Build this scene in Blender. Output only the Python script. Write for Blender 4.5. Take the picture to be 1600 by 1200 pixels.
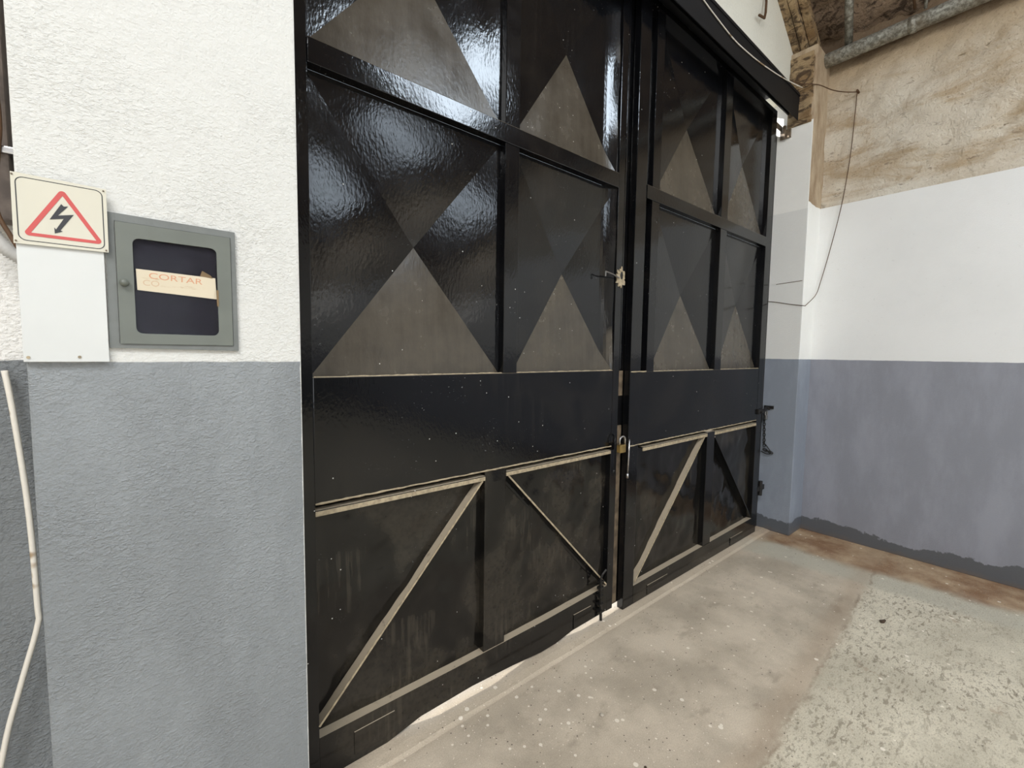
import bpy, bmesh, math, random
from mathutils import Vector, Matrix, noise
random.seed(7)
for o in list(bpy.data.objects): bpy.data.objects.remove(o)
S = bpy.context.scene
COL = S.collection

# ------------------------------------------------------------------ camera
CAM_H = 1.45
yaw, pitch, roll = 0.6884, -0.0705, 0.0134
fw = Vector((math.sin(yaw)*math.cos(pitch), math.cos(yaw)*math.cos(pitch), math.sin(pitch)))
rt0 = Vector((math.cos(yaw), -math.sin(yaw), 0)); up0 = rt0.cross(fw)
rt = rt0*math.cos(roll) + up0*math.sin(roll); up = -rt0*math.sin(roll) + up0*math.cos(roll)
cd = bpy.data.cameras.new('camera'); cam = bpy.data.objects.new('camera', cd); COL.objects.link(cam)
cd.sensor_width = 36; cd.lens = 681.72/1600*36; cd.clip_start = 0.02
M = Matrix((rt, up, -fw)).transposed().to_4x4(); M.translation = (0, 0, CAM_H); cam.matrix_world = M
S.camera = cam

# ------------------------------------------------------------------ light
S.view_settings.view_transform = 'Standard'; S.view_settings.look = 'None'
S.view_settings.gamma = 1.0; S.view_settings.use_curve_mapping = False
S.view_settings.exposure = -0.92
w = bpy.data.worlds.new('sky'); S.world = w; w.use_nodes = True
bg = w.node_tree.nodes['Background']; bg.inputs[0].default_value = (0.78, 0.88, 1.0, 1); bg.inputs[1].default_value = 5.0
sd = bpy.data.lights.new('sun', 'SUN'); sd.energy = 14; sd.angle = math.radians(0.6); sd.color = (1, .97, .93)
sun = bpy.data.objects.new('sun', sd); COL.objects.link(sun)
sun.rotation_euler = Vector((-1.5, 1.0, 0.55)).to_track_quat('Z', 'Y').to_euler()

def area(name, loc, direction, sx, sy, power, color=(1, 1, 1)):
    l = bpy.data.lights.new(name, 'AREA'); l.shape = 'RECTANGLE'; l.size = sx; l.size_y = sy
    l.energy = power; l.color = color
    o = bpy.data.objects.new(name, l); COL.objects.link(o); o.location = loc
    o.rotation_euler = (-Vector(direction)).to_track_quat('Z', 'Y').to_euler()
    return o
# daylight in unseen roof openings, plus fill in an added hall door behind the camera
# skylight cells: (x0, x1, y0, y1) holes in the vaulted roof; second and third added for fill
SKY = [(2.2, 3.4, -2.5, -1.3), (-3.3, -0.9, -3.4, -0.6), (-1.0, 1.6, -6.4, -4.6), (3.0, 3.95, -6.0, -4.0)]
HOLE_POWER = [215, 560, 200, 62]

PROFILE = [(4.34, 3.86), (4.15, 3.96), (3.614, 4.28), (3.0, 4.62), (2.0, 5.02), (1.0, 5.28), (0, 5.5), (-1.0, 5.5),
           (-2.2, 5.25), (-3.4, 4.75), (-4.6, 4.1), (-5.2, 3.7)]
def roof_z(x):
    for (x0, z0), (x1, z1) in zip(PROFILE, PROFILE[1:]):
        if x1 <= x <= x0: return z0 + (z1-z0)*(x-x0)/(x1-x0)
    return PROFILE[-1][1]
for i, (a, b, c, d) in enumerate(SKY):
    za, zb = roof_z(a), roof_z(b)
    n = Vector((-(za-zb), 0, -(b-a))) if b > a else Vector((0, 0, -1))
    n = Vector((zb-za, 0, -(b-a))).normalized()
    ln = math.hypot(b-a, zb-za)
    area('skylight_and_fill', ((a+b)/2 - n.x*.06, (c+d)/2, (za+zb)/2 + .07), n, ln*.97, (d-c)*.97, HOLE_POWER[i], (.76, .88, 1.0) if i in (0, 3) else (1.0, .99, .965))
area('doorway_fill', (-1.6, -8.8, 1.7), (0.1, 1, 0.02), 4.4, 3.2, 200, (1, .99, .97))

# ------------------------------------------------------------------ node helpers
def mat(name):
    m = bpy.data.materials.new(name); m.use_nodes = True
    nt = m.node_tree; b = nt.nodes['Principled BSDF']
    return m, nt, b
class N:
    def __init__(s, nt): s.nt = nt; s.pos = s.add('ShaderNodeNewGeometry').outputs['Position']; s.nrm = s.nt.nodes[-1].outputs['Normal']
    def add(s, t): return s.nt.nodes.new(t)
    def put(s, sock, v):
        if hasattr(v, 'links') or isinstance(v, bpy.types.NodeSocket): s.nt.links.new(v, sock)
        elif isinstance(v, (tuple, list)) and len(v) == 3 and sock.type == 'RGBA': sock.default_value = (*v, 1)
        else: sock.default_value = v
    def math(s, op, a, b=0.0, c=0.0, clamp=False):
        n = s.add('ShaderNodeMath'); n.operation = op; n.use_clamp = clamp
        s.put(n.inputs[0], a); s.put(n.inputs[1], b); s.put(n.inputs[2], c); return n.outputs[0]
    def noise(s, scale, detail=4, rough=.55, vec=None, dist=0.0, stretch=None):
        n = s.add('ShaderNodeTexNoise'); v = vec or s.pos
        if stretch:
            mp = s.add('ShaderNodeVectorMath'); mp.operation = 'MULTIPLY'; s.put(mp.inputs[0], v); mp.inputs[1].default_value = stretch; v = mp.outputs[0]
        s.put(n.inputs['Vector'], v); n.inputs['Scale'].default_value = scale; n.inputs['Detail'].default_value = detail
        n.inputs['Roughness'].default_value = rough; n.inputs['Distortion'].default_value = dist
        return n.outputs[0]
    def vor(s, scale, feature='F1', out=0, vec=None):
        n = s.add('ShaderNodeTexVoronoi'); n.feature = feature; s.put(n.inputs['Vector'], vec or s.pos); n.inputs['Scale'].default_value = scale
        return n.outputs[out]
    def ramp(s, v, a, b, lo=0.0, hi=1.0):
        n = s.add('ShaderNodeMapRange'); n.interpolation_type = 'SMOOTHSTEP'
        s.put(n.inputs[0], v); s.put(n.inputs[1], a); s.put(n.inputs[2], b); n.inputs[3].default_value = lo; n.inputs[4].default_value = hi
        return n.outputs[0]
    def mix(s, f, a, b):
        n = s.add('ShaderNodeMix'); n.data_type = 'RGBA'; s.put(n.inputs[0], f)
        s.put(n.inputs[6], a); s.put(n.inputs[7], b); return n.outputs[2]
    def xyz(s, v=None):
        n = s.add('ShaderNodeSeparateXYZ'); s.put(n.inputs[0], v or s.pos); return n.outputs
    def bump(s, b, h, strength=.3, dist=.01):
        n = s.add('ShaderNodeBump'); n.inputs['Strength'].default_value = strength; n.inputs['Distance'].default_value = dist
        s.put(n.inputs['Height'], h); s.nt.links.new(n.outputs[0], b.inputs['Normal'])

def srgb(r, g, b):
    f = lambda c: (c/255/12.92) if c/255 <= .04045 else ((c/255+.055)/1.055)**2.4
    return (f(r), f(g), f(b))

def plain(name, col, rough=.5, metal=0.0, noise_amt=.12, bump=.0, scale=30):
    m, nt, b = mat(name); n = N(nt)
    k = n.noise(scale, 4)
    dark = tuple(c*(1-noise_amt*2) for c in col)
    n.put(b.inputs['Base Color'], n.mix(n.ramp(k, .3, .7), dark, col))
    b.inputs['Roughness'].default_value = rough; b.inputs['Metallic'].default_value = metal
    if bump: n.bump(b, k, bump, .004)
    return m

def wall_mat(name, white, grey, split=1.421, chipped_x=None, grey_rough=.5, base_band=None, rough_scale=55, bstr=.55, dirt=0.0, jamb=False):
    m, nt, b = mat(name); n = N(nt); x, y, z = n.xyz()
    big = n.noise(2.2, 5, .6); mid = n.noise(rough_scale, 3, .6); fine = n.noise(170, 2, .5)
    edge = n.math('ADD', z, n.math('MULTIPLY', n.math('SUBTRACT', n.noise(14, 3), .5), .006))
    isgrey = n.ramp(edge, split-.0015, split+.0015, 1, 0)
    wcol = n.mix(n.ramp(big, .35, .75), white, tuple(c*.95 for c in white))
    pits = n.ramp(n.noise(46, 2, .6), .69, .74)
    wcol = n.mix(n.math('MULTIPLY', pits, .10), wcol, srgb(150, 145, 135))
    scuff = n.ramp(n.noise(5, 6, .65, stretch=(1, 1, .35)), .38, .68)
    gcol = n.mix(scuff, tuple(c*.88 for c in grey), tuple(min(1, c*1.07) for c in grey))
    if base_band:
        bz = n.math('ADD', z, n.math('MULTIPLY', n.math('SUBTRACT', n.noise(2.6, 6, .7), .5), .28))
        gcol = n.mix(n.ramp(bz, .105, .115, 1, 0), gcol, base_band)
        gcol = n.mix(n.ramp(n.math('ADD', z, n.math('MULTIPLY', n.noise(8, 4), .1)), .03, .09, .5, 0), gcol, srgb(110, 92, 75))
    col = n.mix(isgrey, wcol, gcol)
    if chipped_x:
        col = n.mix(n.math('GREATER_THAN', n.math('ADD', x, n.math('MULTIPLY', n.noise(20, 4, .7), .005)), chipped_x), col, white)
    if jamb:  # older bare render above the white coat
        nx, ny, nz = n.xyz(n.nrm)
        zz = n.math('ADD', z, n.math('MULTIPLY', n.math('SUBTRACT', n.noise(9, 4), .5), .05))
        front = n.ramp(ny, -.6, -.5, 1, 0)
        lim = n.math('MULTIPLY', front, .62)
        lim = n.math('SUBTRACT', n.math('ADD', 3.26, n.math('MULTIPLY', n.math('GREATER_THAN', y, 1.405), 1.0)), lim)  # colour kept white deep in the jamb so the sun spot reads bright
        old = n.math('GREATER_THAN', zz, lim)
        st = n.ramp(n.noise(6, 6, .7, stretch=(1, 1, .3)), .3, .68)
        ocol = n.mix(st, srgb(130, 104, 76), srgb(190, 172, 146))
        greyer = n.ramp(z, 2.59, 2.60, .35, 0)
        cw = n.mix(n.math('MULTIPLY', greyer, n.ramp(ny, -.6, -.5, 0, 1)), col, srgb(190, 192, 192))
        col = n.mix(old, n.mix(isgrey, cw, gcol), ocol)
    n.put(b.inputs['Base Color'], col)
    n.put(b.inputs['Roughness'], n.math('ADD', n.math('MULTIPLY', isgrey, grey_rough-.8), .8))
    h = n.math('ADD', n.math('MULTIPLY', mid, 1.0), n.math('MULTIPLY', fine, .45))
    h = n.math('ADD', h, n.math('MULTIPLY', n.noise(9, 3), .8))
    h = n.math('ADD', h, n.math('MULTIPLY', n.ramp(n.noise(110, 3, .6, dist=.4, stretch=(1, 1, 1.6)), .42, .78), n.ramp(n.noise(4, 3), .35, .7, .15, .8)))
    n.bump(b, h, bstr, .006)
    return m

M_wall_l = wall_mat('white_over_grey_plaster', srgb(209, 208, 203), srgb(131, 135, 137), bstr=.5, grey_rough=.4, chipped_x=.2968)
M_wall_rec = wall_mat('recess_plaster', srgb(228, 226, 222), srgb(118, 122, 124), bstr=.6)
M_wall_r = wall_mat('blue_grey_plaster', srgb(232, 232, 230), srgb(142, 144, 153), split=1.432, rough_scale=20, bstr=.22, base_band=srgb(88, 90, 94))
M_pil_r = wall_mat('jamb_plaster', srgb(238, 237, 232), srgb(140, 147, 158), split=1.432, rough_scale=24, bstr=.35, base_band=srgb(88, 92, 98), jamb=True)
M_gable = wall_mat('gable_plaster', srgb(222, 220, 208), srgb(222, 220, 208), split=-5, bstr=.5)

def rough_mat(name, light, brown, dark, thr=.5, zlow=None, crag=False):
    m, nt, b = mat(name); n = N(nt); x, y, z = n.xyz()
    st = n.noise(3.2, 7, .66, stretch=(1, .55, 1.5), dist=.6)
    c = n.mix(n.ramp(st, thr-.08, thr+.14), light, brown)
    c = n.mix(n.ramp(n.noise(9, 6, .7, stretch=(1, .5, 1.6), dist=.8), .60, .74, 0, .75), c, dark)
    c = n.mix(n.ramp(n.noise(1.1, 3), .35, .7, 0, .35), c, brown)
    c = n.mix(n.ramp(n.noise(26, 5, .7, stretch=(1, .5, 1.3), dist=1.2), .60, .68, 0, .55), c, dark)
    if crag: c = n.mix(n.ramp(n.noise(15, 6, .7, stretch=(1, .6, 1), dist=1.0), .46, .60, 0, .85), c, dark)
    if zlow: c = n.mix(n.ramp(n.math('ADD', z, n.math('MULTIPLY', n.noise(2.5, 4), .5)), zlow, zlow+.45, 0, .9), c, brown)
    if zlow: c = n.mix(n.ramp(n.math('ADD', z, n.math('MULTIPLY', n.noise(7, 5), .16)), 3.70, 3.86, 0, .85), c, srgb(112, 92, 72))
    c = n.mix(n.ramp(n.noise(85, 4, .75), .56, .68, 0, .45), c, dark)
    n.put(b.inputs['Base Color'], c); b.inputs['Roughness'].default_value = .9
    h = n.math('ADD', n.noise(24, 5, .6, dist=.5), n.math('MULTIPLY', n.noise(110, 2), .25))
    n.bump(b, h, .85, .016)
    return m
M_rough = rough_mat('stained_rough_render', srgb(216, 209, 195), srgb(176, 156, 128), srgb(88, 68, 50), .54, zlow=3.45)
M_roof = rough_mat('brown_rough_roof', srgb(150, 130, 110), srgb(104, 84, 66), srgb(48, 34, 24), .58, crag=True)
M_batten = rough_mat('dirty_batten', srgb(176, 154, 120), srgb(128, 102, 70), srgb(52, 36, 22), .46, crag=True)

def floor_mat():
    m, nt, b = mat('worn_concrete'); n = N(nt); x, y, z = n.xyz()
    wob = n.math('MULTIPLY', n.math('SUBTRACT', n.noise(5, 6, .7), .5), .10)
    yb = n.math('ADD', y, wob)
    yb = n.math('ADD', yb, n.math('MULTIPLY', x, -.05))
    xb = n.math('ADD', n.math('ADD', x, wob), n.math('MULTIPLY', y, .12))
    # zone 1: smooth tan screed beside the gate
    c1 = n.mix(n.ramp(n.noise(2.4, 6, .62), .35, .65), srgb(176, 163, 144), srgb(208, 193, 172))
    c1 = n.mix(n.ramp(n.noise(5.5, 5, .6, stretch=(1, 1.7, 1)), .56, .74, 0, .45), c1, srgb(128, 115, 98))
    # zone 2: pale worn slab with dark chips
    c2 = n.mix(n.ramp(n.noise(3, 5), .3, .7), srgb(190, 181, 160), srgb(220, 210, 188))
    chips = n.ramp(n.noise(42, 5, .72, stretch=(.5, 1.1, 1), dist=.4), .515, .60)
    chips = n.math('MULTIPLY', chips, n.ramp(n.noise(2.0, 3), .35, .6, .2, 1))
    c2 = n.mix(n.math('MULTIPLY', chips, .8), c2, srgb(138, 127, 108))
    c2 = n.mix(n.ramp(n.noise(7, 5, .7), .60, .66, 0, .55), c2, srgb(172, 152, 130))
    is2 = n.ramp(n.math('ADD', yb, n.math('MULTIPLY', n.math('SUBTRACT', n.noise(38, 4, .7), .5), .09)), .435, .475, 1, 0)
    c = n.mix(is2, c1, c2)
    # zone 3: grey strip then rusty brown along the right wall
    c = n.mix(n.ramp(xb, 3.50, 3.60, 0, .8), c, srgb(190, 184, 166))
    r = n.mix(n.ramp(n.noise(3.5, 6, .65), .35, .68), srgb(134, 98, 68), srgb(188, 162, 130))
    c = n.mix(n.ramp(n.math('ADD', xb, n.math('MULTIPLY', n.math('SUBTRACT', n.noise(2.2, 4), .5), .3)), 3.74, 3.9), c, r)
    # paler tone beside the threshold
    c = n.mix(n.ramp(n.math('ADD', y, n.math('MULTIPLY', n.noise(6, 4), .08)), 1.30, 1.45, 0, .7), c, srgb(196, 180, 158))
    # crack line between slabs
    cr = n.math('ABSOLUTE', n.math('SUBTRACT', yb, .455))
    c = n.mix(n.math('MULTIPLY', n.ramp(cr, .0015, .012, .45, 0), n.ramp(n.noise(9, 3), .4, .6)), c, srgb(120, 100, 80))
    c = n.mix(n.ramp(n.math('ABSOLUTE', n.math('SUBTRACT', yb, .50)), .0, .10, .35, 0), c, srgb(160, 136, 110))
    c = n.mix(n.math('MULTIPLY', n.ramp(n.noise(120, 3, .75, stretch=(.6, 1.3, 1)), .54, .62), n.math('MULTIPLY', is2, .55)), c, srgb(150, 138, 118))
    c = n.mix(n.ramp(n.noise(210, 3, .8), .35, .62, .22, 0), c, srgb(96, 84, 70))
    c = n.mix(n.math('MULTIPLY', n.ramp(n.noise(13, 6, .75, stretch=(.8, 1.2, 1)), .55, .70), .35), c, srgb(138, 124, 106))
    # white paint drops, densest near the left end of the gate
    v = n.vor(24); sz = n.ramp(n.noise(7, 2), .35, .7, .05, .24)
    d = n.add('ShaderNodeVectorMath'); d.operation = 'DISTANCE'; n.put(d.inputs[0], n.pos); d.inputs[1].default_value = (.95, 1.0, 0)
    near = n.ramp(d.outputs['Value'], .15, 1.3, 1, .25)
    sel = n.vor(24, out=1); sx = n.xyz(sel)[0]
    keep = n.math('LESS_THAN', sx, n.math('MULTIPLY', near, .75))
    spots = n.math('MULTIPLY', n.math('LESS_THAN', v, n.math('MULTIPLY', sz, 1.0)), keep)
    v2 = n.vor(70); s2 = n.xyz(n.vor(70, out=1))[0]
    sp2 = n.math('MULTIPLY', n.math('LESS_THAN', v2, .14), n.math('LESS_THAN', s2, n.math('MULTIPLY', near, .42)))
    c = n.mix(n.math('MULTIPLY', n.math('MAXIMUM', spots, sp2), .85), c, srgb(232, 222, 205))
    v3 = n.vor(55); s3 = n.xyz(n.vor(55, out=1))[1]
    c = n.mix(n.math('MULTIPLY', n.math('MULTIPLY', n.math('LESS_THAN', v3, .16), n.math('LESS_THAN', s3, .14)), .8), c, srgb(62, 52, 44))
    n.put(b.inputs['Base Color'], c)
    n.put(b.inputs['Roughness'], n.ramp(n.noise(6, 4), .3, .7, .5, .75))
    h = n.math('ADD', n.noise(14, 5, .6), n.math('MULTIPLY', n.noise(120, 2), .3))
    h = n.math('SUBTRACT', h, n.math('MULTIPLY', chips, n.math('MULTIPLY', is2, .35)))
    n.bump(b, h, .35, .008)
    return m
M_floor = floor_mat()

def paint_mat(name, base=(.004, .0042, .005), rough=.075, dust_refl_gain=1.0, dust_refl_amt=.14, refl_drips=.08, leaning=1.0):
    m, nt, b = mat(name); n = N(nt); x, y, z = n.xyz(); nx, ny, nz = n.xyz(n.nrm)
    blotch = n.noise(6, 5, .65); streak = n.noise(26, 4, .6, stretch=(1, 1, .08))
    ledge = n.math('MULTIPLY', n.ramp(nz, .35, .65), n.ramp(n.noise(20, 4, .7), .28, .42, .55, 1))
    # thin film of dust lies on faces that lean back a little
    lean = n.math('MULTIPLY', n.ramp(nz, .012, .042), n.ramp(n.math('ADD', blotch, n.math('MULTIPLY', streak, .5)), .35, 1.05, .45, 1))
    dust_refl = n.math('MULTIPLY', lean, dust_refl_amt*1.3*leaning)
    dust_refl = n.math('ADD', dust_refl, n.math('MULTIPLY', n.math('ADD', n.math('MULTIPLY', n.ramp(n.noise(2.1, 4, .6, dist=.4), .50, .62), n.ramp(n.noise(60, 3), .3, .6, .6, 1)), n.math('MULTIPLY', n.ramp(n.noise(3.3, 2), .52, .62), n.ramp(n.noise(60, 3, .6, stretch=(1, 1, .045)), .45, .68))), dust_refl_amt*refl_drips))  # blobs paint in floor reflections of the bulged sheet; streaks are grimy drips
    dust_refl = n.math('MULTIPLY', dust_refl, dust_refl_gain)
    tot = n.math('MAXIMUM', ledge, dust_refl, clamp=True)
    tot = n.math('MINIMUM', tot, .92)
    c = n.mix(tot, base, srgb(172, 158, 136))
    # tiny pale paint specks
    v = n.vor(34); s = n.xyz(n.vor(34, out=1))[0]
    sp = n.math('MULTIPLY', n.math('LESS_THAN', v, .075), n.math('LESS_THAN', s, .10))
    c = n.mix(n.math('MULTIPLY', sp, .8), c, srgb(205, 202, 195))
    fl = n.math('MULTIPLY', n.ramp(n.noise(95, 3, .8, stretch=(1, 1, 1.6)), .67, .70), n.ramp(n.noise(4.5, 3), .56, .66))
    c = n.mix(n.math('MULTIPLY', fl, .6), c, srgb(170, 172, 172))
    n.put(b.inputs['Base Color'], c)
    rg = n.math('ADD', n.math('MULTIPLY', n.ramp(blotch, .3, .75), .07), rough)
    rg = n.math('ADD', rg, n.math('MULTIPLY', tot, .9), clamp=True)
    n.put(b.inputs['Roughness'], rg)
    b.inputs['Specular IOR Level'].default_value = .40
    h = n.math('ADD', n.noise(110, 2, .5, stretch=(1, 1, .5)), n.math('MULTIPLY', n.noise(7, 3), 1.6))
    n.bump(b, h, .10, .004)
    return m
M_paint = paint_mat('black_gloss_paint')
M_paint_low = paint_mat('black_gloss_paint_reflect_drips', base=(.006, .0055, .005), rough=.10, dust_refl_amt=.05, refl_drips=1.0, leaning=0.0)
M_header = plain('dull_black_paint', (.006, .006, .007), .55, 0, .1, .1, 20)
M_header.node_tree.nodes['Principled BSDF'].inputs['Specular IOR Level'].default_value = .3
M_worn = plain('worn_edge', srgb(176, 160, 132), .75, 0, .2, .4, 60)
M_weathered = plain('bare_grimy_steel', srgb(120, 104, 84), .6, .1, .3, .4, 24)
M_steel = plain('bright_steel', srgb(190, 188, 186), .28, 1, .1)
M_brass = plain('brass', srgb(196, 168, 108), .35, .9, .15)
M_black = plain('matt_black', (.012, .012, .012), .5)
M_chain = plain('dark_steel', (.03, .028, .026), .45, .6)
M_galv, nt, b = mat('galvanised_steel')
n = N(nt)
n.put(b.inputs['Base Color'], n.mix(n.ramp(n.noise(38, 4, .75), .38, .64), srgb(108, 106, 98), srgb(176, 176, 168)))
n.put(b.inputs['Base Color'], n.mix(n.ramp(n.noise(4, 4), .45, .7, 0, .6), b.inputs['Base Color'].links[0].from_socket, srgb(112, 98, 78)))
b.inputs['Metallic'].default_value = .35; b.inputs['Roughness'].default_value = .45
M_box = plain('olive_grey_paint', srgb(104, 108, 100), .42, 0, .06, .1, 12)
M_boxframe = plain('grey_frame_paint', srgb(112, 115, 112), .55, 0, .08, .3, 30)
M_sign = plain('cream_enamel', srgb(206, 201, 184), .35, 0, .02, 0, 8)
M_signwall = plain('off_white_sheet', srgb(208, 209, 206), .55, 0, .02, .05, 6)
M_red = plain('red_print', srgb(196, 78, 74), .4, 0, .04)
M_ink = plain('black_print', srgb(38, 38, 42), .4, 0, .02)
M_paper, nt, b = mat('aged_paper'); n = N(nt)
n.put(b.inputs['Base Color'], n.mix(n.ramp(n.noise(40, 5, .7, stretch=(.5, 1, 2)), .55, .75, 0, .6), srgb(208, 196, 172), srgb(170, 134, 92))); b.inputs['Roughness'].default_value = .8
M_orange = plain('faded_orange_ink', srgb(204, 150, 118), .8, 0, .02)
M_faint = plain('faint_orange_ink', srgb(200, 174, 146), .8, 0, .02)
M_tape = plain('old_brown_tape', srgb(120, 96, 60), .5, 0, .1)
M_dark_in = plain('meter_interior', srgb(40, 38, 46), .7)
M_glass, nt, b = mat('smoky_glass'); b.inputs['Base Color'].default_value = (.75, .75, .8, 1); b.inputs['Roughness'].default_value = .08
b.inputs['Transmission Weight'].default_value = 1.0; b.inputs['IOR'].default_value = 1.1
M_flex = plain('ribbed_grey_plastic', srgb(196, 194, 190), .55, 0, .12)
M_cable, nt, b = mat('chipped_white_cable'); n = N(nt)
n.put(b.inputs['Base Color'], n.mix(n.ramp(n.noise(7, 3, .6), .60, .64), srgb(222, 216, 204), srgb(160, 138, 110))); b.inputs['Roughness'].default_value = .6
M_grimy = plain('grimy_brown_duct', srgb(120, 108, 100), .7, 0, .2, .3)
M_brown = plain('brown_rusty_wire', srgb(92, 66, 44), .7, .2)
M_leafm = plain('dry_leaf', srgb(66, 50, 34), .8)
M_stone = plain('pale_stone', srgb(186, 176, 160), .85, 0, .1, .3, 60)
M_ground = plain('outdoor_ground', srgb(200, 186, 165), .9, 0, .1, .3, 8)

# ------------------------------------------------------------------ mesh helpers
def link(name, bm, m, parent=None, smooth=False):
    me = bpy.data.meshes.new(name); bmesh.ops.recalc_face_normals(bm, faces=bm.faces[:]); bm.to_mesh(me); bm.free()
    for q in (m if isinstance(m, list) else [m]): me.materials.append(q)
    if smooth:
        for p in me.polygons: p.use_smooth = True
    o = bpy.data.objects.new(name, me); COL.objects.link(o)
    if parent: o.parent = parent; o.matrix_parent_inverse = Matrix.Translation(-parent.location)
    return o
def thing(name, label, cat, loc, group=None):
    o = bpy.data.objects.new(name, None); COL.objects.link(o); o.location = loc; o.empty_display_size = .05
    return tag(o, label, cat, group)
def tag(o, label, cat, group=None, kind=None):
    o['label'] = label; o['category'] = cat
    if group: o['group'] = group
    if kind: o['kind'] = kind
    return o
def struct(o): o['kind'] = 'structure'; return o
def B(): return bmesh.new()
def box(bm, x0, x1, y0, y1, z0, z1, bev=0.0, mi=0):
    t = bmesh.new(); r = bmesh.ops.create_cube(t, size=1)
    for v in t.verts: v.co = Vector((x0+(v.co.x+.5)*(x1-x0), y0+(v.co.y+.5)*(y1-y0), z0+(v.co.z+.5)*(z1-z0)))
    if bev: bmesh.ops.bevel(t, geom=t.edges[:], offset=bev, segments=2, affect='EDGES', profile=.6)
    for f in t.faces: f.material_index = mi
    me = bpy.data.meshes.new('t'); t.to_mesh(me); t.free(); bm.from_mesh(me); bpy.data.meshes.remove(me)
    return bm
def tube(bm, pts, r, seg=10, rib=0.0, closed=False):
    pts = [Vector(p) for p in pts]; rings = []; n = len(pts); nrm = None
    for i, p in enumerate(pts):
        a = pts[(i-1) % n] if closed else pts[max(i-1, 0)]; c = pts[(i+1) % n] if closed else pts[min(i+1, n-1)]
        t = (c-a).normalized()
        if nrm is None:
            nrm = t.cross(Vector((0, 0, 1)) if abs(t.z) < .9 else Vector((1, 0, 0))).normalized()
        else: nrm = (nrm - t*nrm.dot(t)).normalized()
        bn = t.cross(nrm); rr = (r(i/(n-1)) if callable(r) else r) * (1 + (rib if i % 2 else -rib))
        rings.append([bm.verts.new(p + (nrm*math.cos(k*2*math.pi/seg) + bn*math.sin(k*2*math.pi/seg))*rr) for k in range(seg)])
    m = n if closed else n-1
    for i in range(m):
        A, C = rings[i], rings[(i+1) % n]
        for k in range(seg): bm.faces.new((A[k], A[(k+1) % seg], C[(k+1) % seg], C[k]))
    if not closed: bm.faces.new(rings[0][::-1]); bm.faces.new(rings[-1])
    return bm
def spline(pts, k=8):
    pts = [Vector(p) for p in pts]; P = [pts[0]] + pts + [pts[-1]]; out = []
    for i in range(1, len(P)-2):
        a, b_, c, d = P[i-1], P[i], P[i+1], P[i+2]
        for j in range(k):
            t = j/k
            out.append(.5*((2*b_) + (c-a)*t + (2*a-5*b_+4*c-d)*t*t + (3*b_-a-3*c+d)*t**3))
    out.append(pts[-1]); return out
def prism_xz(bm, poly, y0, y1, mi=0):
    a = [bm.verts.new((x, y0, z)) for x, z in poly]; c = [bm.verts.new((x, y1, z)) for x, z in poly]
    fs = [bm.faces.new(a), bm.faces.new(c[::-1])]; k = len(poly)
    for i in range(k): fs.append(bm.faces.new((a[i], c[i], c[(i+1) % k], a[(i+1) % k])))
    for f in fs: f.material_index = mi
    return bm
def bar_xz(bm, p, q, width, y0, y1, mi=0):
    p = Vector(p); q = Vector(q); d = (q-p).normalized(); s = Vector((-d.y, d.x))*width/2
    return prism_xz(bm, [tuple(p+s), tuple(q+s), tuple(q-s), tuple(p-s)], y0, y1, mi)
def rounded(x0, x1, z0, z1, r, k=6):
    out = []
    for cx, cz, a in ((x1-r, z1-r, 0), (x0+r, z1-r, 90), (x0+r, z0+r, 180), (x1-r, z0+r, 270)):
        for i in range(k+1):
            t = math.radians(a + 90*i/k); out.append((cx+r*math.cos(t), cz+r*math.sin(t)))
    return out
def ring_xz(bm, outer, inner, y0, y1, mi=0):
    k = len(outer); V = [[bm.verts.new((x, y, z)) for x, z in P] for P, y in ((outer, y0), (inner, y0), (inner, y1), (outer, y1))]
    for i in range(k):
        j = (i+1) % k
        for a, c in ((0, 1), (1, 2), (2, 3), (3, 0)):
            f = bm.faces.new((V[a][i], V[a][j], V[c][j], V[c][i])); f.material_index = mi
    return bm

# ------------------------------------------------------------------ the setting
YG = 1.4536      # front face of the left gate leaf
YR = 1.425       # front face of the right leaf
YF = 1.2235      # front face of the two pilasters
YW = 1.40        # wall above the gate and beside the left pilaster
XR = 4.2
bm = B(); 
def fz(x, y):
    return -.012 if False else 0.0
nx_, ny_ = 2, 2
box(bm, -5.2, 4.32, -9.2, 1.36, -.12, 0); struct(link('floor', bm, M_floor))
bm = B()  # low dished sill under the gate, with a shallow groove in front
ys = [1.345, 1.352, 1.362, 1.38, 1.42, 1.50, 1.62]; zs = [0.0, -.006, -.004, .004, .008, .004, .0]
xs = [-.3 + i*.06 for i in range(77)]
g = [[bm.verts.new((x, y + .006*noise.noise(Vector((x*4, 0, 0))), z + .002*noise.noise(Vector((x*9, y*20, 3))))) for y, z in zip(ys, zs)] for x in xs]
for i in range(len(xs)-1):
    for j in range(len(ys)-1): bm.faces.new((g[i][j], g[i+1][j], g[i+1][j+1], g[i][j+1]))
box(bm, -.3, 4.3, 1.345, 1.62, -.12, -.012)
struct(link('trim_1', bm, M_floor))
bm = B(); box(bm, -9, 12, 1.62, 14, -.14, -.02); struct(link('ground', bm, M_ground))

# left pilaster
bm = B(); box(bm, -.186, .297, YF, 1.62, 0, 5.6, .004); struct(link('trim_2', bm, M_wall_l))
# recessed wall to its left
bm = B(); box(bm, -5.2, -.18, YW-.02, 1.62, 0, 5.7); struct(link('wall_front_left', bm, M_wall_rec))
# right pilaster and right wall
bm = B(); box(bm, 3.934, 4.30, YF, 1.62, 0, 3.80, .006); struct(link('trim_3', bm, M_pil_r))
bm = B(); box(bm, XR, 4.32, -9.2, 1.24, 0, 2.645, .004)
struct(link('wall_right', bm, M_wall_r))
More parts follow.
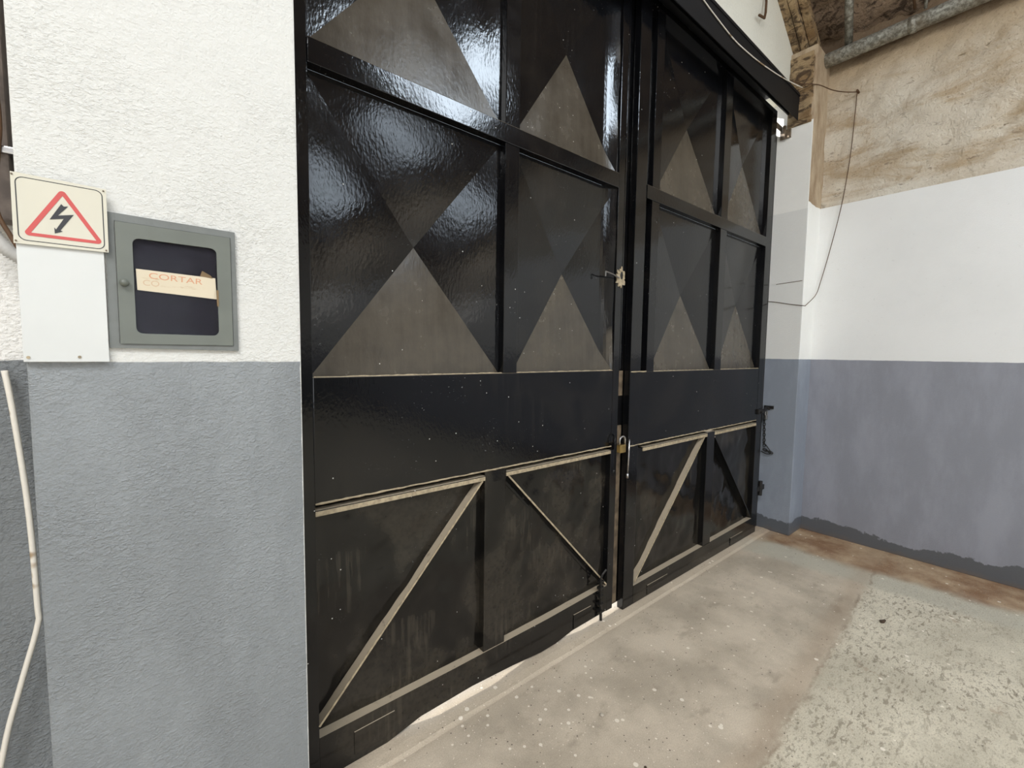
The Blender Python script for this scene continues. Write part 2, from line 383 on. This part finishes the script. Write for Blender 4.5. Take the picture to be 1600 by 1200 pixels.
# rough stained upper wall, real relief
bm = B(); NY, NZ = 130, 46
g = []
for i in range(NY+1):
    y = 1.30 - i*(3.4/NY); row = []
    for j in range(NZ+1):
        z = 2.60 + j*(1.45/NZ)
        fade = min(1, max(0, (z-2.62)/.25))
        q = z + y*.22; d = .012*noise.fractal(Vector((3, y*2.4, q*4.6)), .7, 2.1, 4) - .012*abs(noise.noise(Vector((1, y*4, q*12)))) + .004
        row.append(bm.verts.new((4.219 + 2.0*d*(.2+.8*fade), y, z)))
    g.append(row)
for i in range(NY):
    for j in range(NZ): bm.faces.new((g[i][j], g[i][j+1], g[i+1][j+1], g[i+1][j]))
box(bm, 4.245, 4.34, -9.2, 1.3, 2.6, 4.0)
struct(link('wall_right_upper', bm, M_rough, smooth=True))
# gable wall above the gate
bm = B()
poly = [(-5.2, 3.45), (3.945, 3.45), (4.28, 3.45), (4.28, 3.92)] + [(x, z+.10) for x, z in PROFILE[1:]]
prism_xz(bm, poly, YW, 1.62); struct(link('wall_front', bm, M_gable))
# added unseen strip behind the jamb, stops sun in the side gap, open at top
bm = B(); box(bm, 3.745, 3.95, 1.472, 1.50, -.01, 3.215); struct(link('sun_stop', bm, M_black))
# hall behind the camera
bm = B(); box(bm, -5.3, -5.2, -9.2, 1.5, 0, 4.0); struct(link('wall_left', bm, M_wall_rec))
bm = B()
box(bm, 0.7, 4.3, -9.3, -9.2, 0, 5.6); box(bm, -5.2, -3.9, -9.3, -9.2, 0, 5.6); box(bm, -3.9, .7, -9.3, -9.2, 3.4, 5.6)
struct(link('wall_back', bm, M_wall_rec))
# vaulted roof with rectangular openings, some added for fill light
bm = B(); fine = []
for (x0, z0), (x1, z1) in zip(PROFILE, PROFILE[1:]):
    k = max(1, int(math.hypot(x1-x0, z1-z0)/(.05 if x0 > 2.9 else .2)))
    for i in range(k): fine.append((x0+(x1-x0)*i/k, z0+(z1-z0)*i/k))
fine.append(PROFILE[-1])
ysn = [1.45 - i*.05 for i in range(50)] + [-1.0 - (i+1)*.2 for i in range(42)]
V = [[bm.verts.new((x, y, z + (.025*noise.noise(Vector((x*16+y*8, y*14, 2))) + .05*noise.fractal(Vector((x*3, y*3, 1)), .8, 2, 4) + .02*noise.noise(Vector((x*9, y*9, 5)))))) for y in ysn] for x, z in fine]
for i in range(len(fine)-1):
    for j in range(len(ysn)-1):
        cx = (fine[i][0]+fine[i+1][0])/2; cy = (ysn[j]+ysn[j+1])/2
        if any(a < cx < b_ and c < cy < d for a, b_, c, d in SKY): continue
        bm.faces.new((V[i][j], V[i+1][j], V[i+1][j+1], V[i][j+1]))
struct(link('ceiling', bm, M_roof, smooth=True))
# rough batten along the gable / roof joint, two cracked boards
def along(pts, dz):
    return [(x, z+dz) for x, z in pts]
PB = [(4.20, 3.655), (4.05, 3.765), (3.84, 3.905), (3.614, 4.055), (3.3, 4.25), (3.0, 4.435), (2.5, 4.70), (2.0, 4.94)]
bm = B()
for (dz0, dz1, y0, y1) in ((-.005, .10, 1.35, 1.40), (.0, .07, 1.305, 1.345), (.05, .12, 1.25, 1.30), (.10, .30, 1.33, 1.40)):
    for a, c in zip(PB, PB[1:]):
        for s in range(6):
            p = (a[0]+(c[0]-a[0])*s/6, a[1]+(c[1]-a[1])*s/6); q = (a[0]+(c[0]-a[0])*(s+1)/6, a[1]+(c[1]-a[1])*(s+1)/6)
            j = .006*random.random()
            prism_xz(bm, [(p[0], p[1]+dz0-j), (q[0], q[1]+dz0-j), (q[0], q[1]+dz1), (p[0], p[1]+dz1)], y0, y1)
struct(link('trim_5', bm, M_batten))
# rough column of old render at the corner above the jamb
bm = B()
for i in range(14):
    z = 3.24 + i*.036
    box(bm, 3.925-.01*random.random(), 4.05, 1.235+.01*random.random(), 1.40, z, z+.05, .006)
struct(link('trim_6', bm, M_batten))

# ------------------------------------------------------------------ gate leaves
def panel(bm, x0, x1, z0, z1, yb, depth, seed, bend=0.0, nx=40, nz=40, dent=.0012, wob=.0):
    """pressed sheet: four facets falling back to a central point"""
    cx, cz = (x0+x1)/2, (z0+z1)/2; g = []
    for i in range(nx+1):
        row = []
        for j in range(nz+1):
            u = -1+2*i/nx; v = -1+2*j/nz
            k = 1-max(abs(u), abs(v))
            y = yb + depth*k
            x = cx+u*(x1-x0)/2; z = cz+v*(z1-z0)/2
            y += dent*min(1, k*6)*noise.fractal(Vector((x*3.2+seed*9.7, seed, z*3.2)), .9, 2.0, 2)
            y += bend*max(0, u-.72)**1.6*(1+.5*noise.noise(Vector((seed, 2, z*4))))
            y += wob*min(1, (1-abs(u))*8)*min(1, (1-abs(v))*8)*noise.fractal(Vector((x*5+seed*3, seed, z*5)), .8, 2.0, 3)
            row.append(bm.verts.new((x, y, z)))
        g.append(row)
    for i in range(nx):
        for j in range(nz):
            a, b_, c, d = g[i][j], g[i+1][j], g[i+1][j+1], g[i][j+1]
            if i == j: bm.faces.new((a, b_, c)); bm.faces.new((a, c, d))
            elif i+j == nx-1: bm.faces.new((a, b_, d)); bm.faces.new((b_, c, d))
            else: bm.faces.new((a, b_, c, d))
    return bm
def crease(o, ang=2.2):
    # keep the pressed folds crisp while the sheet stays smooth between them
    me = o.data; bm = bmesh.new(); bm.from_mesh(me)
    for e in bm.edges:
        if len(e.link_faces) == 2: e.smooth = e.calc_face_angle(0) < math.radians(ang)
    bm.to_mesh(me); bm.free()
    return o
DP = .040
def fr(name, x0, x1, z0, z1, y, parent, m=None, d=DP, bev=.0025):
    bm = B(); box(bm, x0, x1, y, y+d, z0, z1, bev); return link(name, bm, m or M_paint, parent)

def brace(p, q, y, parent, edge_mat):
    bm = B()
    bar_xz(bm, p, q, .006, y+.003, y+DP-.002)          # leg standing off the sheet
    bar_xz(bm, p, q, .0075, y, y+.0028, 1)            # worn front edge
    d = (Vector(q)-Vector(p)).normalized(); s = Vector((d.y, -d.x))
    if s.y > 0: s = -s
    s = s*.014
    bar_xz(bm, Vector(p)+s, Vector(q)+s, .022, y+DP-.006, y+DP-.002)
    return link('diagonal_brace', bm, [M_paint, edge_mat], parent)

# ---- left leaf
L = thing('gate_leaf', 'left leaf of the black steel gate with pressed diamond panels beside the meter box', 'gate', (1.1, YG+.02, .03), 'leaves of the black steel gate')
y = YG
fr('stile', .24, .386, .004, 3.37, y, L)
fr('stile', 1.893, 1.945, .03, 3.37, y, L)
fr('center_post', 1.145, 1.221, 1.365, 3.33, y, L)
bm = B(); box(bm, 1.058, 1.172, y+.004, y+DP, .16, .955, .002)
panel(bm, 1.0585, 1.1715, .161, .954, y+.003, -.003, 31.7, nx=16, nz=16, dent=0, wob=.006)
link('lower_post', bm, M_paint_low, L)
fr('top_rail', .386, 1.893, 3.33, 3.37, y, L)
fr('cross_rail', .386, 1.893, 2.31, 2.385, y-.004, L)
fr('plain_band', .386, 1.893, .957, 1.365, y+.001, L, bev=.002)
bm = B(); prism_xz(bm, [(.386, .006), (.62, .006), (.76, .034), (1.0, .038), (1.22, .026), (1.40, .010), (1.50, .012), (1.62, .030), (1.893, .034), (1.893, .178), (1.45, .163), (.9, .158), (.386, .160)], y, y+DP)
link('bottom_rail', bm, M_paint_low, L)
for i, (a, c, zz0, zz1, bd) in enumerate(((.386, 1.145, 1.365, 2.31, 0), (1.221, 1.893, 1.365, 2.31, -.17), (.386, 1.145, 2.385, 3.33, -.03), (1.221, 1.893, 2.385, 3.33, -.15))):
    bm = B(); panel(bm, a, c, zz0, zz1, y+.034, .034, 1.3+i, bd)
    crease(link('diamond_panel', bm, M_paint, L, True))
for i, (a, c, zz1) in enumerate(((.386, 1.058, .935), (1.172, 1.893, .935))):
    bm = B(); panel(bm, a, c, .15, zz1+.03, y+DP-.003, 0, 7.7+i, -.03 if i else 0, wob=.011)
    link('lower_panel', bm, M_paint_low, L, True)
for a, c in ((.386, 1.058), (1.172, 1.893)):
    bm = B(); box(bm, a, c, y, y+DP-.004, .930, .936, .001); box(bm, a, c, y-.001, y+.005, .916, .9325, .001, 1)
    link('angle_ledge', bm, [M_paint, M_worn], L)
brace((1.045, .915), (.386, .200), y, L, M_worn)
brace((1.185, .915), (1.890, .185), y, L, M_worn)
# beads of weld and grime on the edges of the frame members
def bead(x0, x1, z, y, parent, r=.0035):
    k = max(4, int((x1-x0)/.02)); pts = [(x0+(x1-x0)*i/k, y-.001+.001*random.random(), z+.002*(random.random()-.5)) for i in range(k+1)]
    bm = B(); tube(bm, pts, lambda t: r*(.7+.6*random.random()), 6); return link('weld_bead', bm, M_worn, parent)
bead(.386, 1.893, .957, y, L)
bead(.39, 1.14, 1.366, y+.006, L, .0028); bead(1.225, 1.89, 1.366, y+.006, L, .0028)
# stitched patch plates on the bottom rail
for a, c, zz in ((.50, .65, .118), (1.625, 1.76, .112)):
    fr('patch_plate', a, c, .036, zz, y-.004, L, M_paint_low, d=.006, bev=.001)
# meeting strip closing the centre gap, bare and grimy lower down
fr('meeting_strip', 1.945, 2.06, .03, 3.37, y+.022, L, d=.012)
fr('worn_plate', 1.950, 2.00, 1.225, 1.362, y+.016, L, M_weathered, d=.006, bev=.001)
fr('worn_plate', 1.950, 2.00, .04, 1.06, y+.016, L, M_weathered, d=.006, bev=.001)
fr('edge_flat', 1.952, 1.962, 1.37, 3.36, y+.004, L, d=.02, bev=.001)
# torn lock hole with bolt
bm = B(); import itertools
out = []; inn = []
for i in range(40):
    t = i*2*math.pi/40; rr = .036*(1+.55*noise.noise(Vector((math.cos(t)*4, math.sin(t)*4, 4))))
    out.append((1.930+rr*.95*math.cos(t), 1.855+rr*1.35*math.sin(t))); inn.append((1.936+.013*math.cos(t), 1.868+.021*math.sin(t)))
ring_xz(bm, out, inn, y-.005, y+.001); lk = link('lock_plate', bm, M_worn, L)
bm = B(); prism_xz(bm, inn, y-.002, y+.0005); link('keyhole', bm, M_black, lk)
bm = B(); tube(bm, [(1.795, y-.010, 1.872), (1.86, y-.012, 1.862), (1.91, y-.008, 1.853)], .004, 8); tube(bm, [(1.795, y-.010, 1.872), (1.797, y-.008, 1.848)], .0035, 8)
link('lock_bolt', bm, M_steel, L)
# drop bolt at the foot of the leaf
bm = B(); tube(bm, [(1.828, y-.016, .012), (1.822, y-.016, .12), (1.815, y-.018, .245)], .0075, 8)
tube(bm, [(1.815, y-.018, .245), (1.826, y-.02, .27), (1.85, y-.026, .292)], .0055, 8)
db = link('drop_bolt', bm, M_chain, L)
for zz in (.06, .10, .145, .19, .225):
    bm = B(); box(bm, 1.806, 1.838, y-.026, y, zz, zz+.012, .002); link('bolt_guide', bm, M_chain, db)

# ---- right leaf
Rr = thing('gate_leaf', 'right leaf of the black steel gate with pressed diamond panels beside the grey pillar', 'gate', (2.9, YR+.02, .0), 'leaves of the black steel gate')
y = YR
fr('stile', 2.005, 2.10, .008, 3.34, y, Rr)
fr('stile', 2.155, 2.228, 1.355, 3.31, y, Rr)
fr('stile', 3.700, 3.790, .008, 3.34, y, Rr)
fr('center_post', 2.960, 3.050, 1.355, 3.31, y, Rr)
fr('lower_post', 2.905, 3.010, .125, .93, y, Rr)
fr('top_rail', 2.10, 3.700, 3.305, 3.34, y, Rr)
fr('cross_rail', 2.10, 3.700, 2.300, 2.372, y-.004, Rr)
fr('plain_band', 2.10, 3.700, .945, 1.356, y+.001, Rr, bev=.002)
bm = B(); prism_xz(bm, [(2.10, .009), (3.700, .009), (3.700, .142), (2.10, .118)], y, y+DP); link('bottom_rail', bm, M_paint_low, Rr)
for z0, z1 in ((1.34, 3.32),):
    fr('slot_sheet', 2.10, 2.155, z0, z1, y+DP-.004, Rr, d=.003, bev=0)
for i, (a, c, zz0, zz1) in enumerate(((2.228, 2.960, 1.356, 2.30), (3.050, 3.700, 1.356, 2.30), (2.228, 2.960, 2.372, 3.305), (3.050, 3.700, 2.372, 3.305))):
    bm = B(); panel(bm, a, c, zz0, zz1, y+.034, .030, 11.3+i)
    crease(link('diamond_panel', bm, M_paint, Rr, True))
for i, (a, c) in enumerate(((2.10, 2.905), (3.010, 3.700))):
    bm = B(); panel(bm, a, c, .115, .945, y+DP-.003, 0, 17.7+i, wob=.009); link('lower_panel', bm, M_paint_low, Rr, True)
for a, c in ((2.15, 2.905), (3.010, 3.700)):
    bm = B(); box(bm, a, c, y, y+DP-.004, .917, .923, .001); box(bm, a, c, y-.001, y+.005, .900, .9195, .001, 1)
    link('angle_ledge', bm, [M_paint, M_worn], Rr)
brace((2.875, .905), (2.112, .135), y, Rr, M_worn)
brace((3.02, .885), (3.690, .155), y, Rr, M_paint)
bead(2.02, 3.69, .945, y, Rr); bead(2.235, 2.95, 1.357, y+.006, Rr, .0028); bead(3.055, 3.695, 1.357, y+.006, Rr, .0028); bead(2.01, 2.15, 1.357, y, Rr, .004)
for a, c in ((2.24, 2.46), (3.33, 3.54)): fr('patch_plate', a, c, .018, .075, y-.004, Rr, M_paint_low, d=.006, bev=.001)
# hinge bracket at the top of the jamb
bm = B(); box(bm, 3.79, 3.932, y+.012, y+.020, 3.235, 3.275, .002); box(bm, 3.915, 3.932, y-.055, y+.02, 3.17, 3.235, .002); box(bm, 3.895, 3.918, y-.022, y-.004, 3.165, 3.262, .002)
hb = link('hinge_bracket', bm, M_weathered, Rr)
bm = B(); tube(bm, [(3.86, y+.005, .30), (3.86, y+.005, .42)], .016, 12); box(bm, 3.79, 3.934, y, y+.012, .34, .38, .002); link('hinge', bm, M_chain, Rr)

# ------------------------------------------------------------------ header over the gate
H = thing('header_beam', 'black steel track cover running across the top of the gate', 'beam', (2.1, 1.33, 3.28))
bm = B(); box(bm, .30, 3.934, 1.324, 1.330, 3.278, 3.480, .002); link('front_plate', bm, M_header, H)
bm = B(); box(bm, .30, 3.934, 1.330, 1.40, 3.472, 3.480, .001); link('top_plate', bm, M_header, H)
bm = B(); box(bm, .30, 3.74, 1.50, 1.56, 3.28, 3.46, .002); link('rear_rail', bm, M_header, H)
bm = B(); box(bm, .30, 3.934, 1.318, 1.324, 3.452, 3.462, .001); link('rib', bm, M_header, H)
bm = B(); box(bm, .30, 3.933, 1.388, 1.398, 3.34, 3.474, .001); link('back_plate', bm, M_header, H)
bm = B(); box(bm, .30, 3.74, 1.399, 1.62, 3.436, 3.449, .001); link('soffit', bm, M_header, H)
bm = B(); tube(bm, spline([(2.0, 1.316, 3.50), (2.2, 1.316, 3.455), (2.416, 1.317, 3.409), (2.613, 1.317, 3.384), (2.814, 1.317, 3.368), (3.052, 1.317, 3.380), (3.274, 1.317, 3.404), (3.55, 1.317, 3.445), (3.772, 1.316, 3.487), (3.90, 1.30, 3.50)], 6), .0035, 7)
tag(link('slack_wire', bm, M_cable, None, True), 'thin pale wire sagging across the black header above the gate', 'wire')

# ------------------------------------------------------------------ pipes under the roof
bm = B(); pts = [(4.13, 1.40 - i*.25, 3.748) for i in range(20)]; tube(bm, pts, .050, 18)
for yy in (.72,): tube(bm, [(4.13, yy+.02, 3.748), (4.13, yy-.02, 3.748)], .054, 18)
tag(link('galvanised_pipe', bm, M_galv, None, True), 'mottled galvanised pipe running level along the top of the right wall', 'pipe')
bm = B(); tube(bm, [(4.14, 1.085, 3.80), (3.93, 1.045, 4.0), (3.80, 1.02, 4.12), (3.4, .98, 4.30)], .026, 14)
tag(link('roof_pipe', bm, M_galv, None, True), 'speckled metal pipe climbing the roof from the level pipe', 'pipe')
bm = B(); tube(bm, [(4.10, .71, 3.83), (4.02, .715, 3.95), (3.9, .74, 4.10)], .008, 8)
tag(link('hanger_rod', bm, M_brown, None, True), 'brown rod dropping from the roof onto the level pipe, darker of the pair', 'rod', 'hanger rods on the level pipe')
bm = B(); tube(bm, [(4.10, .655, 3.80), (4.03, .64, 3.95), (3.9, .62, 4.10)], .009, 8)
tag(link('hanger_rod', bm, M_galv, None, True), 'grey metal hanger rod beside the darker rod on the level pipe', 'rod', 'hanger rods on the level pipe')
bm = B(); tube(bm, [(3.38, 1.395, 4.02), (3.365, 1.375, 3.90), (3.35, 1.37, 3.82), (3.335, 1.37, 3.775), (3.25, 1.37, 3.755)], .008, 8)
tag(link('bent_hook', bm, M_brown, None, True), 'bent dark metal hook on the white gable above the header', 'hook')
# brown wire hanging from a nail
wr = [(3.77, 1.31, 3.50), (3.85, 1.29, 3.505), (3.95, 1.21, 3.50), (4.05, 1.15, 3.475), (4.12, 1.09, 3.46), (4.185, 1.025, 3.456)]
bm = B(); tube(bm, spline(wr, 6), .0035, 6)
tube(bm, spline([(4.185, 1.025, 3.456), (4.183, 1.027, 3.34), (4.185, 1.04, 3.015), (4.187, 1.065, 2.735), (4.188, 1.095, 2.522), (4.19, 1.144, 2.258), (4.19, 1.185, 2.063), (4.14, 1.2, 1.95), (3.93, 1.205, 1.847)], 8), .0028, 6)
tube(bm, spline([(3.93, 1.205, 1.847), (3.93, 1.309, 1.868), (3.93, 1.40, 1.89), (3.929, 1.48, 1.905)], 6), .0026, 6)
hw = tag(link('hanging_wire', bm, M_brown, None, True), 'thin brown wire hanging from a nail down the right wall and across the pillar', 'wire')
bm = B(); tube(bm, [(4.17, 1.022, 3.462), (4.23, 1.022, 3.462)], .008, 8); link('nail', bm, M_brown, hw)
bm = B(); tube(bm, [(3.932, 1.235, 2.045), (3.932, 1.33, 2.040), (3.932, 1.42, 2.035)], .002, 5)  # crack in the pillar paint, modelled as a thin raised line
tag(link('paint_crack', bm, M_brown), 'short thin crack in the paint across the pillar face above the hanging wire', 'wire')

# ------------------------------------------------------------------ padlock and chain
def padlock(x, y, z, s, label, body=None):
    t = thing('padlock', label, 'padlock', (x, y, z), 'padlocks on the gate')
    bm = B(); box(bm, x-.022*s, x+.018*s, y-.010*s, y+.010*s, z-.022*s, z+.012*s, .003*s); link('body', bm, body or M_brass, t)
    pts = [(x-.015*s, y, z+.010*s), (x-.015*s, y, z+.03*s)] + [(x+.004*s-.019*s*math.cos(a), y, z+.03*s+.017*s*math.sin(a)) for a in [i*math.pi/8 for i in range(1, 8)]] + [(x+.023*s, y, z+.03*s), (x+.023*s, y, z-.0*s)]
    bm = B(); tube(bm, pts, .0042*s, 8); link('shackle', bm, M_steel, t, True)
    return t
padlock(1.935, 1.415, .952, 1.25, 'small brass padlock with steel shackle hanging at the gate meeting edge')
bm = B(); tube(bm, [(1.992, 1.408, .99), (1.99, 1.408, .88), (1.988, 1.410, .80)], .0045, 8); tube(bm, [(1.988, 1.410, .80), (1.988, 1.410, .775)], .007, 8)
tube(bm, [(1.992, 1.408, .975), (2.008, 1.424, .975)], .004, 6)
tag(link('steel_pin', bm, M_steel, None, True), 'bright steel pin hanging beside the brass padlock on the gate', 'pin')
# chain hanging from the right edge of the gate
CH = thing('chain', 'dark chain and wire hanging off the gate edge against the grey pillar', 'chain', (3.90, 1.44, .66))
def chain_link(c, ax, L_=.030, W=.016, r=.0032, turn=0):
    c = Vector(c); ax = Vector(ax).normalized(); s = ax.cross(Vector((0, 1, 0)) if turn else Vector((1, .3, 0))).normalized()
    pts = []
    for i in range(16):
        t = i*2*math.pi/16; pts.append(c + ax*(L_/2*math.cos(t)) + s*(W/2*math.sin(t)))
    bm = B(); tube(bm, pts, r, 6, closed=True); return link('chain_link', bm, M_chain, CH, True)
for i in range(13): chain_link((3.918, 1.450-.001*i, .975-i*.022), (0, 0, 1), turn=i % 2)
for i, (dy, dz) in enumerate(((-.012, -.006), (-.034, -.012), (-.055, -.02))): chain_link((3.915, 1.44+dy, .68+dz), (0, -1, -.25), .034, .018, .004, turn=i % 2)
bm = B(); tube(bm, spline([(3.915, 1.45, .735), (3.91, 1.42, .715), (3.905, 1.38, .66), (3.905, 1.41, .645), (3.91, 1.46, .66)], 6), .004, 6); link('wire_tail', bm, M_chain, CH, True)
bm = B(); tube(bm, [(3.74, y-.012, 1.005), (3.80, y-.014, 1.01), (3.90, y+.006, 1.03), (3.925, y-.01, 1.02)], .011, 8); box(bm, 3.70, 3.79, y-.014, y, .99, 1.03, .003); box(bm, 3.915, 3.933, y-.04, y+.03, 1.02, 1.045, .003)
link('gate_bolt', bm, M_chain, Rr)
padlock(3.905, 1.432, .955, 1.0, 'steel padlock on the bolt at the gate edge by the grey pillar', M_steel)

# ------------------------------------------------------------------ meter box
MB = thing('meter_box', 'olive grey meter cupboard with dark glass window set in the white wall', 'cabinet', (.05, YF, 1.45))
bm = B(); ring_xz(bm, [(-.068, 1.450), (.158, 1.447), (.157, 1.722), (-.064, 1.724)], [(-.052, 1.460), (.148, 1.458), (.148, 1.708), (-.052, 1.708)], YF-.007, YF+.004)
link('frame', bm, M_boxframe, MB)
bm = B(); po = rounded(-.051, .147, 1.459, 1.707, .0015); pi_ = rounded(-.025, .120, 1.481, 1.678, .012)
ring_xz(bm, po, pi_, YF-.010, YF-.002)
D_ = link('door', bm, M_box, MB)
bm = B(); prism_xz(bm, rounded(-.026, .121, 1.480, 1.679, .012), YF-.0045, YF-.0030); link('window_glass', bm, M_glass, D_)
bm = B(); prism_xz(bm, rounded(-.027, .122, 1.479, 1.680, .012), YF-.0012, YF-.0004); link('back_plate', bm, M_dark_in, MB)
bm = B(); tube(bm, [(-.0405, YF-.020, 1.584), (-.0405, YF-.009, 1.584)], .0075, 16); kn = link('knob', bm, M_box, D_, True)
bm = B(); prism_xz(bm, [(-.0205, 1.572), (.118, 1.5645), (.1165, 1.612), (-.0215, 1.616)], YF-.0058, YF-.0050)
PL = tag(link('paper_label', bm, M_paper, None), 'aged paper strip with faded orange lettering taped across the meter window', 'label')
def text(body, x, z, size, yy, m, parent, rot=0.0, sx=1.0):
    c = bpy.data.curves.new('lettering', 'FONT'); c.body = body; c.size = size; c.extrude = .0001
    tmp = bpy.data.objects.new('lettering', c); COL.objects.link(tmp)
    dg = bpy.context.evaluated_depsgraph_get(); me = bpy.data.meshes.new_from_object(tmp.evaluated_get(dg))
    bpy.data.objects.remove(tmp)
    R_ = Matrix.Translation((x, yy, z)) @ Matrix.Rotation(rot, 4, 'Y') @ Matrix.Rotation(math.pi/2, 4, 'X') @ Matrix.Diagonal((sx, 1, 1, 1))
    me.transform(R_); me.materials.clear(); me.materials.append(m)
    o = bpy.data.objects.new('lettering', me); COL.objects.link(o); o.parent = parent; o.matrix_parent_inverse = parent.matrix_world.inverted()
    return o
text('CORTAR', -.002, 1.5985, .0175, YF-.0060, M_orange, PL, math.radians(2.2), 1.34)
text('CO', -.012, 1.583, .0170, YF-.0060, M_faint, PL, math.radians(1.5), 1.1)
bm = B(); prism_xz(bm, [(.088, 1.6135), (.112, 1.6105), (.108, 1.617), (.092, 1.626)], YF-.0062, YF-.0057); link('tape', bm, M_tape, PL)
bm = B(); prism_xz(bm, [(.1175, 1.548), (.1215, 1.548), (.1215, 1.585), (.1175, 1.585)], YF-.0112, YF-.0105); link('tape', bm, M_tape, PL)

# ------------------------------------------------------------------ sheet below the sign, and the sign
bm = B(); box(bm, -.1875, -.0690, YF-.012, YF-.0002, 1.4215, 1.700, .0008)
SH = tag(link('cover_sheet', bm, M_signwall), 'white sheet cover on the wall directly below the warning sign', 'cover')
for (x, z) in ((-.112, 1.431), (-.181, 1.430)):
    bm = B(); tube(bm, [(x, YF-.0135, z), (x, YF-.011, z)], .0028, 8); link('screw', bm, M_worn, SH)
SG = thing('warning_sign', 'cream electrical hazard sign with red triangle and black lightning bolt', 'sign', (-.124, YF-.014, 1.64))
ys0 = YF-.0165
bm = B(); prism_xz(bm, [(-.1895, 1.639), (-.0615, 1.641), (-.0610, 1.7645), (-.1885, 1.7665)], ys0, ys0+.002); link('plate', bm, M_sign, SG)
bm = B(); po = rounded(-.1835, -.0665, 1.6455, 1.7600, .011); pi_ = rounded(-.1820, -.0680, 1.6468, 1.7588, .0098)
ring_xz(bm, po, pi_, ys0-.0004, ys0); link('border', bm, M_ink, SG)
def rtri(cx, z0, z1, hw, r):
    P = [Vector((cx-hw, z0)), Vector((cx+hw, z0)), Vector((cx, z1))]; out = []
    for i in range(3):
        p, a, c = P[i], P[i-1], P[(i+1) % 3]
        u = (a-p).normalized(); v = (c-p).normalized(); ang = u.angle(v); d = r/math.tan(ang/2)
        cen = p + (u+v).normalized()*(r/math.sin(ang/2)); s = p+u*d-cen; e = p+v*d-cen
        a0 = math.atan2(s.y, s.x); a1 = math.atan2(e.y, e.x); da = (a1-a0+math.pi) % (2*math.pi)-math.pi
        for k in range(6): out.append((cen.x+r*math.cos(a0+da*k/5), cen.y+r*math.sin(a0+da*k/5)))
    return out
tcx = -.1205
bm = B(); ring_xz(bm, rtri(-.1230, 1.6555, 1.7515, .0555, .0055), rtri(-.1228, 1.6612, 1.7375, .0442, .0006), ys0-.0006, ys0); link('triangle', bm, M_red, SG)
bolt = [(-0.1251, 1.7217), (-0.1218, 1.7179), (-0.1162, 1.719), (-0.1304, 1.6995), (-0.109, 1.7048), (-0.1282, 1.6722), (-0.1251, 1.6706),
        (-0.1359, 1.6651), (-0.1362, 1.6764), (-0.1339, 1.6729), (-0.1228, 1.6948), (-0.1417, 1.6901)]
bm = B(); prism_xz(bm, bolt, ys0-.0008, ys0-.0001); bm.normal_update(); bmesh.ops.triangulate(bm, faces=bm.faces[:], ngon_method='EAR_CLIP')
link('lightning_bolt', bm, M_ink, SG)
for x, z in ((-.1865, 1.7620), (-.0650, 1.7600), (-.1865, 1.6435), (-.0650, 1.6445)):
    bm = B(); tube(bm, [(x, ys0-.0015, z), (x, ys0, z)], .0016, 8); link('screw', bm, M_weathered, SG)

# ------------------------------------------------------------------ cables on the far left
bm = B(); tube(bm, spline([(-.238, 1.36, 1.40), (-.228, 1.35, 1.309), (-.215, 1.345, 1.106), (-.211, 1.345, .897), (-.213, 1.345, .848), (-.243, 1.345, .727), (-.272, 1.345, .601), (-.30, 1.35, .40), (-.31, 1.35, .05)], 8), .0052, 8)
tag(link('white_cable', bm, M_cable, None, True), 'chipped white cable hanging down the grey recess left of the pillar', 'cable')
bm = B(); box(bm, -.262, -.207, 1.325, 1.38, 1.70, 4.6, .004); DU = tag(link('cable_duct', bm, M_grimy), 'grimy brown duct running up the recess behind the warning sign', 'duct')
bm = B(); box(bm, -.270, -.194, 1.316, 1.38, 1.828, 1.842, .003); link('clamp', bm, M_steel, DU)
bm = B(); tube(bm, spline([(-.215, 1.312, 2.6), (-.222, 1.310, 2.1), (-.214, 1.310, 1.90), (-.219, 1.310, 1.82), (-.224, 1.300, 1.72), (-.206, 1.288, 1.665), (-.190, 1.282, 1.63)], 8), .004, 7)
tag(link('dark_cable', bm, M_brown, None, True), 'thin dark cable winding down the front of the grimy duct', 'cable')
fl = spline([(-.262, 1.315, 1.78), (-.250, 1.312, 1.72), (-.236, 1.308, 1.675), (-.216, 1.305, 1.642), (-.19, 1.305, 1.622), (-.165, 1.31, 1.612)], 14)
bm = B(); tube(bm, fl, .0125, 12, rib=.10)
tag(link('flexible_conduit', bm, M_flex, None, True), 'ribbed pale flexible conduit curving behind the warning sign', 'conduit')

# ------------------------------------------------------------------ small litter on the floor
bm = B(); lp = [(0, 0), (.02, .012), (.045, .010), (.062, -.004), (.040, -.014), (.018, -.010)]
v = [bm.verts.new((3.03+a, .475+c, .004+.006*math.sin(i*2.1))) for i, (a, c) in enumerate(lp)]; ce = bm.verts.new((3.06, .475, .012))
for i in range(6): bm.faces.new((v[i], v[(i+1) % 6], ce))
o = link('dry_leaf', bm, M_leafm); o.modifiers.new('thick', 'SOLIDIFY').thickness = .001
tag(o, 'dark dry leaf lying on the pale concrete slab', 'leaf')
def pebble(x, y, r, label, m=M_stone, group=None):
    bm = B(); bmesh.ops.create_icosphere(bm, subdivisions=2, radius=r)
    for q in bm.verts: q.co *= 1+.25*noise.noise(q.co*60+Vector((x, y, 0))*9); q.co.z *= .5; q.co += Vector((x, y, r*.42))
    return tag(link('pebble', bm, m, None, True), label, 'pebble', group or 'pebbles on the floor')
pebble(1.346, 1.04, .009, 'round pale pebble on the tan floor in front of the gate')
pebble(1.90, 1.40, .007, 'tiny pale pebble on the sill below the padlock')
pebble(1.29, .80, .005, 'tiny dark pebble on the tan floor nearest the camera', M_leafm)
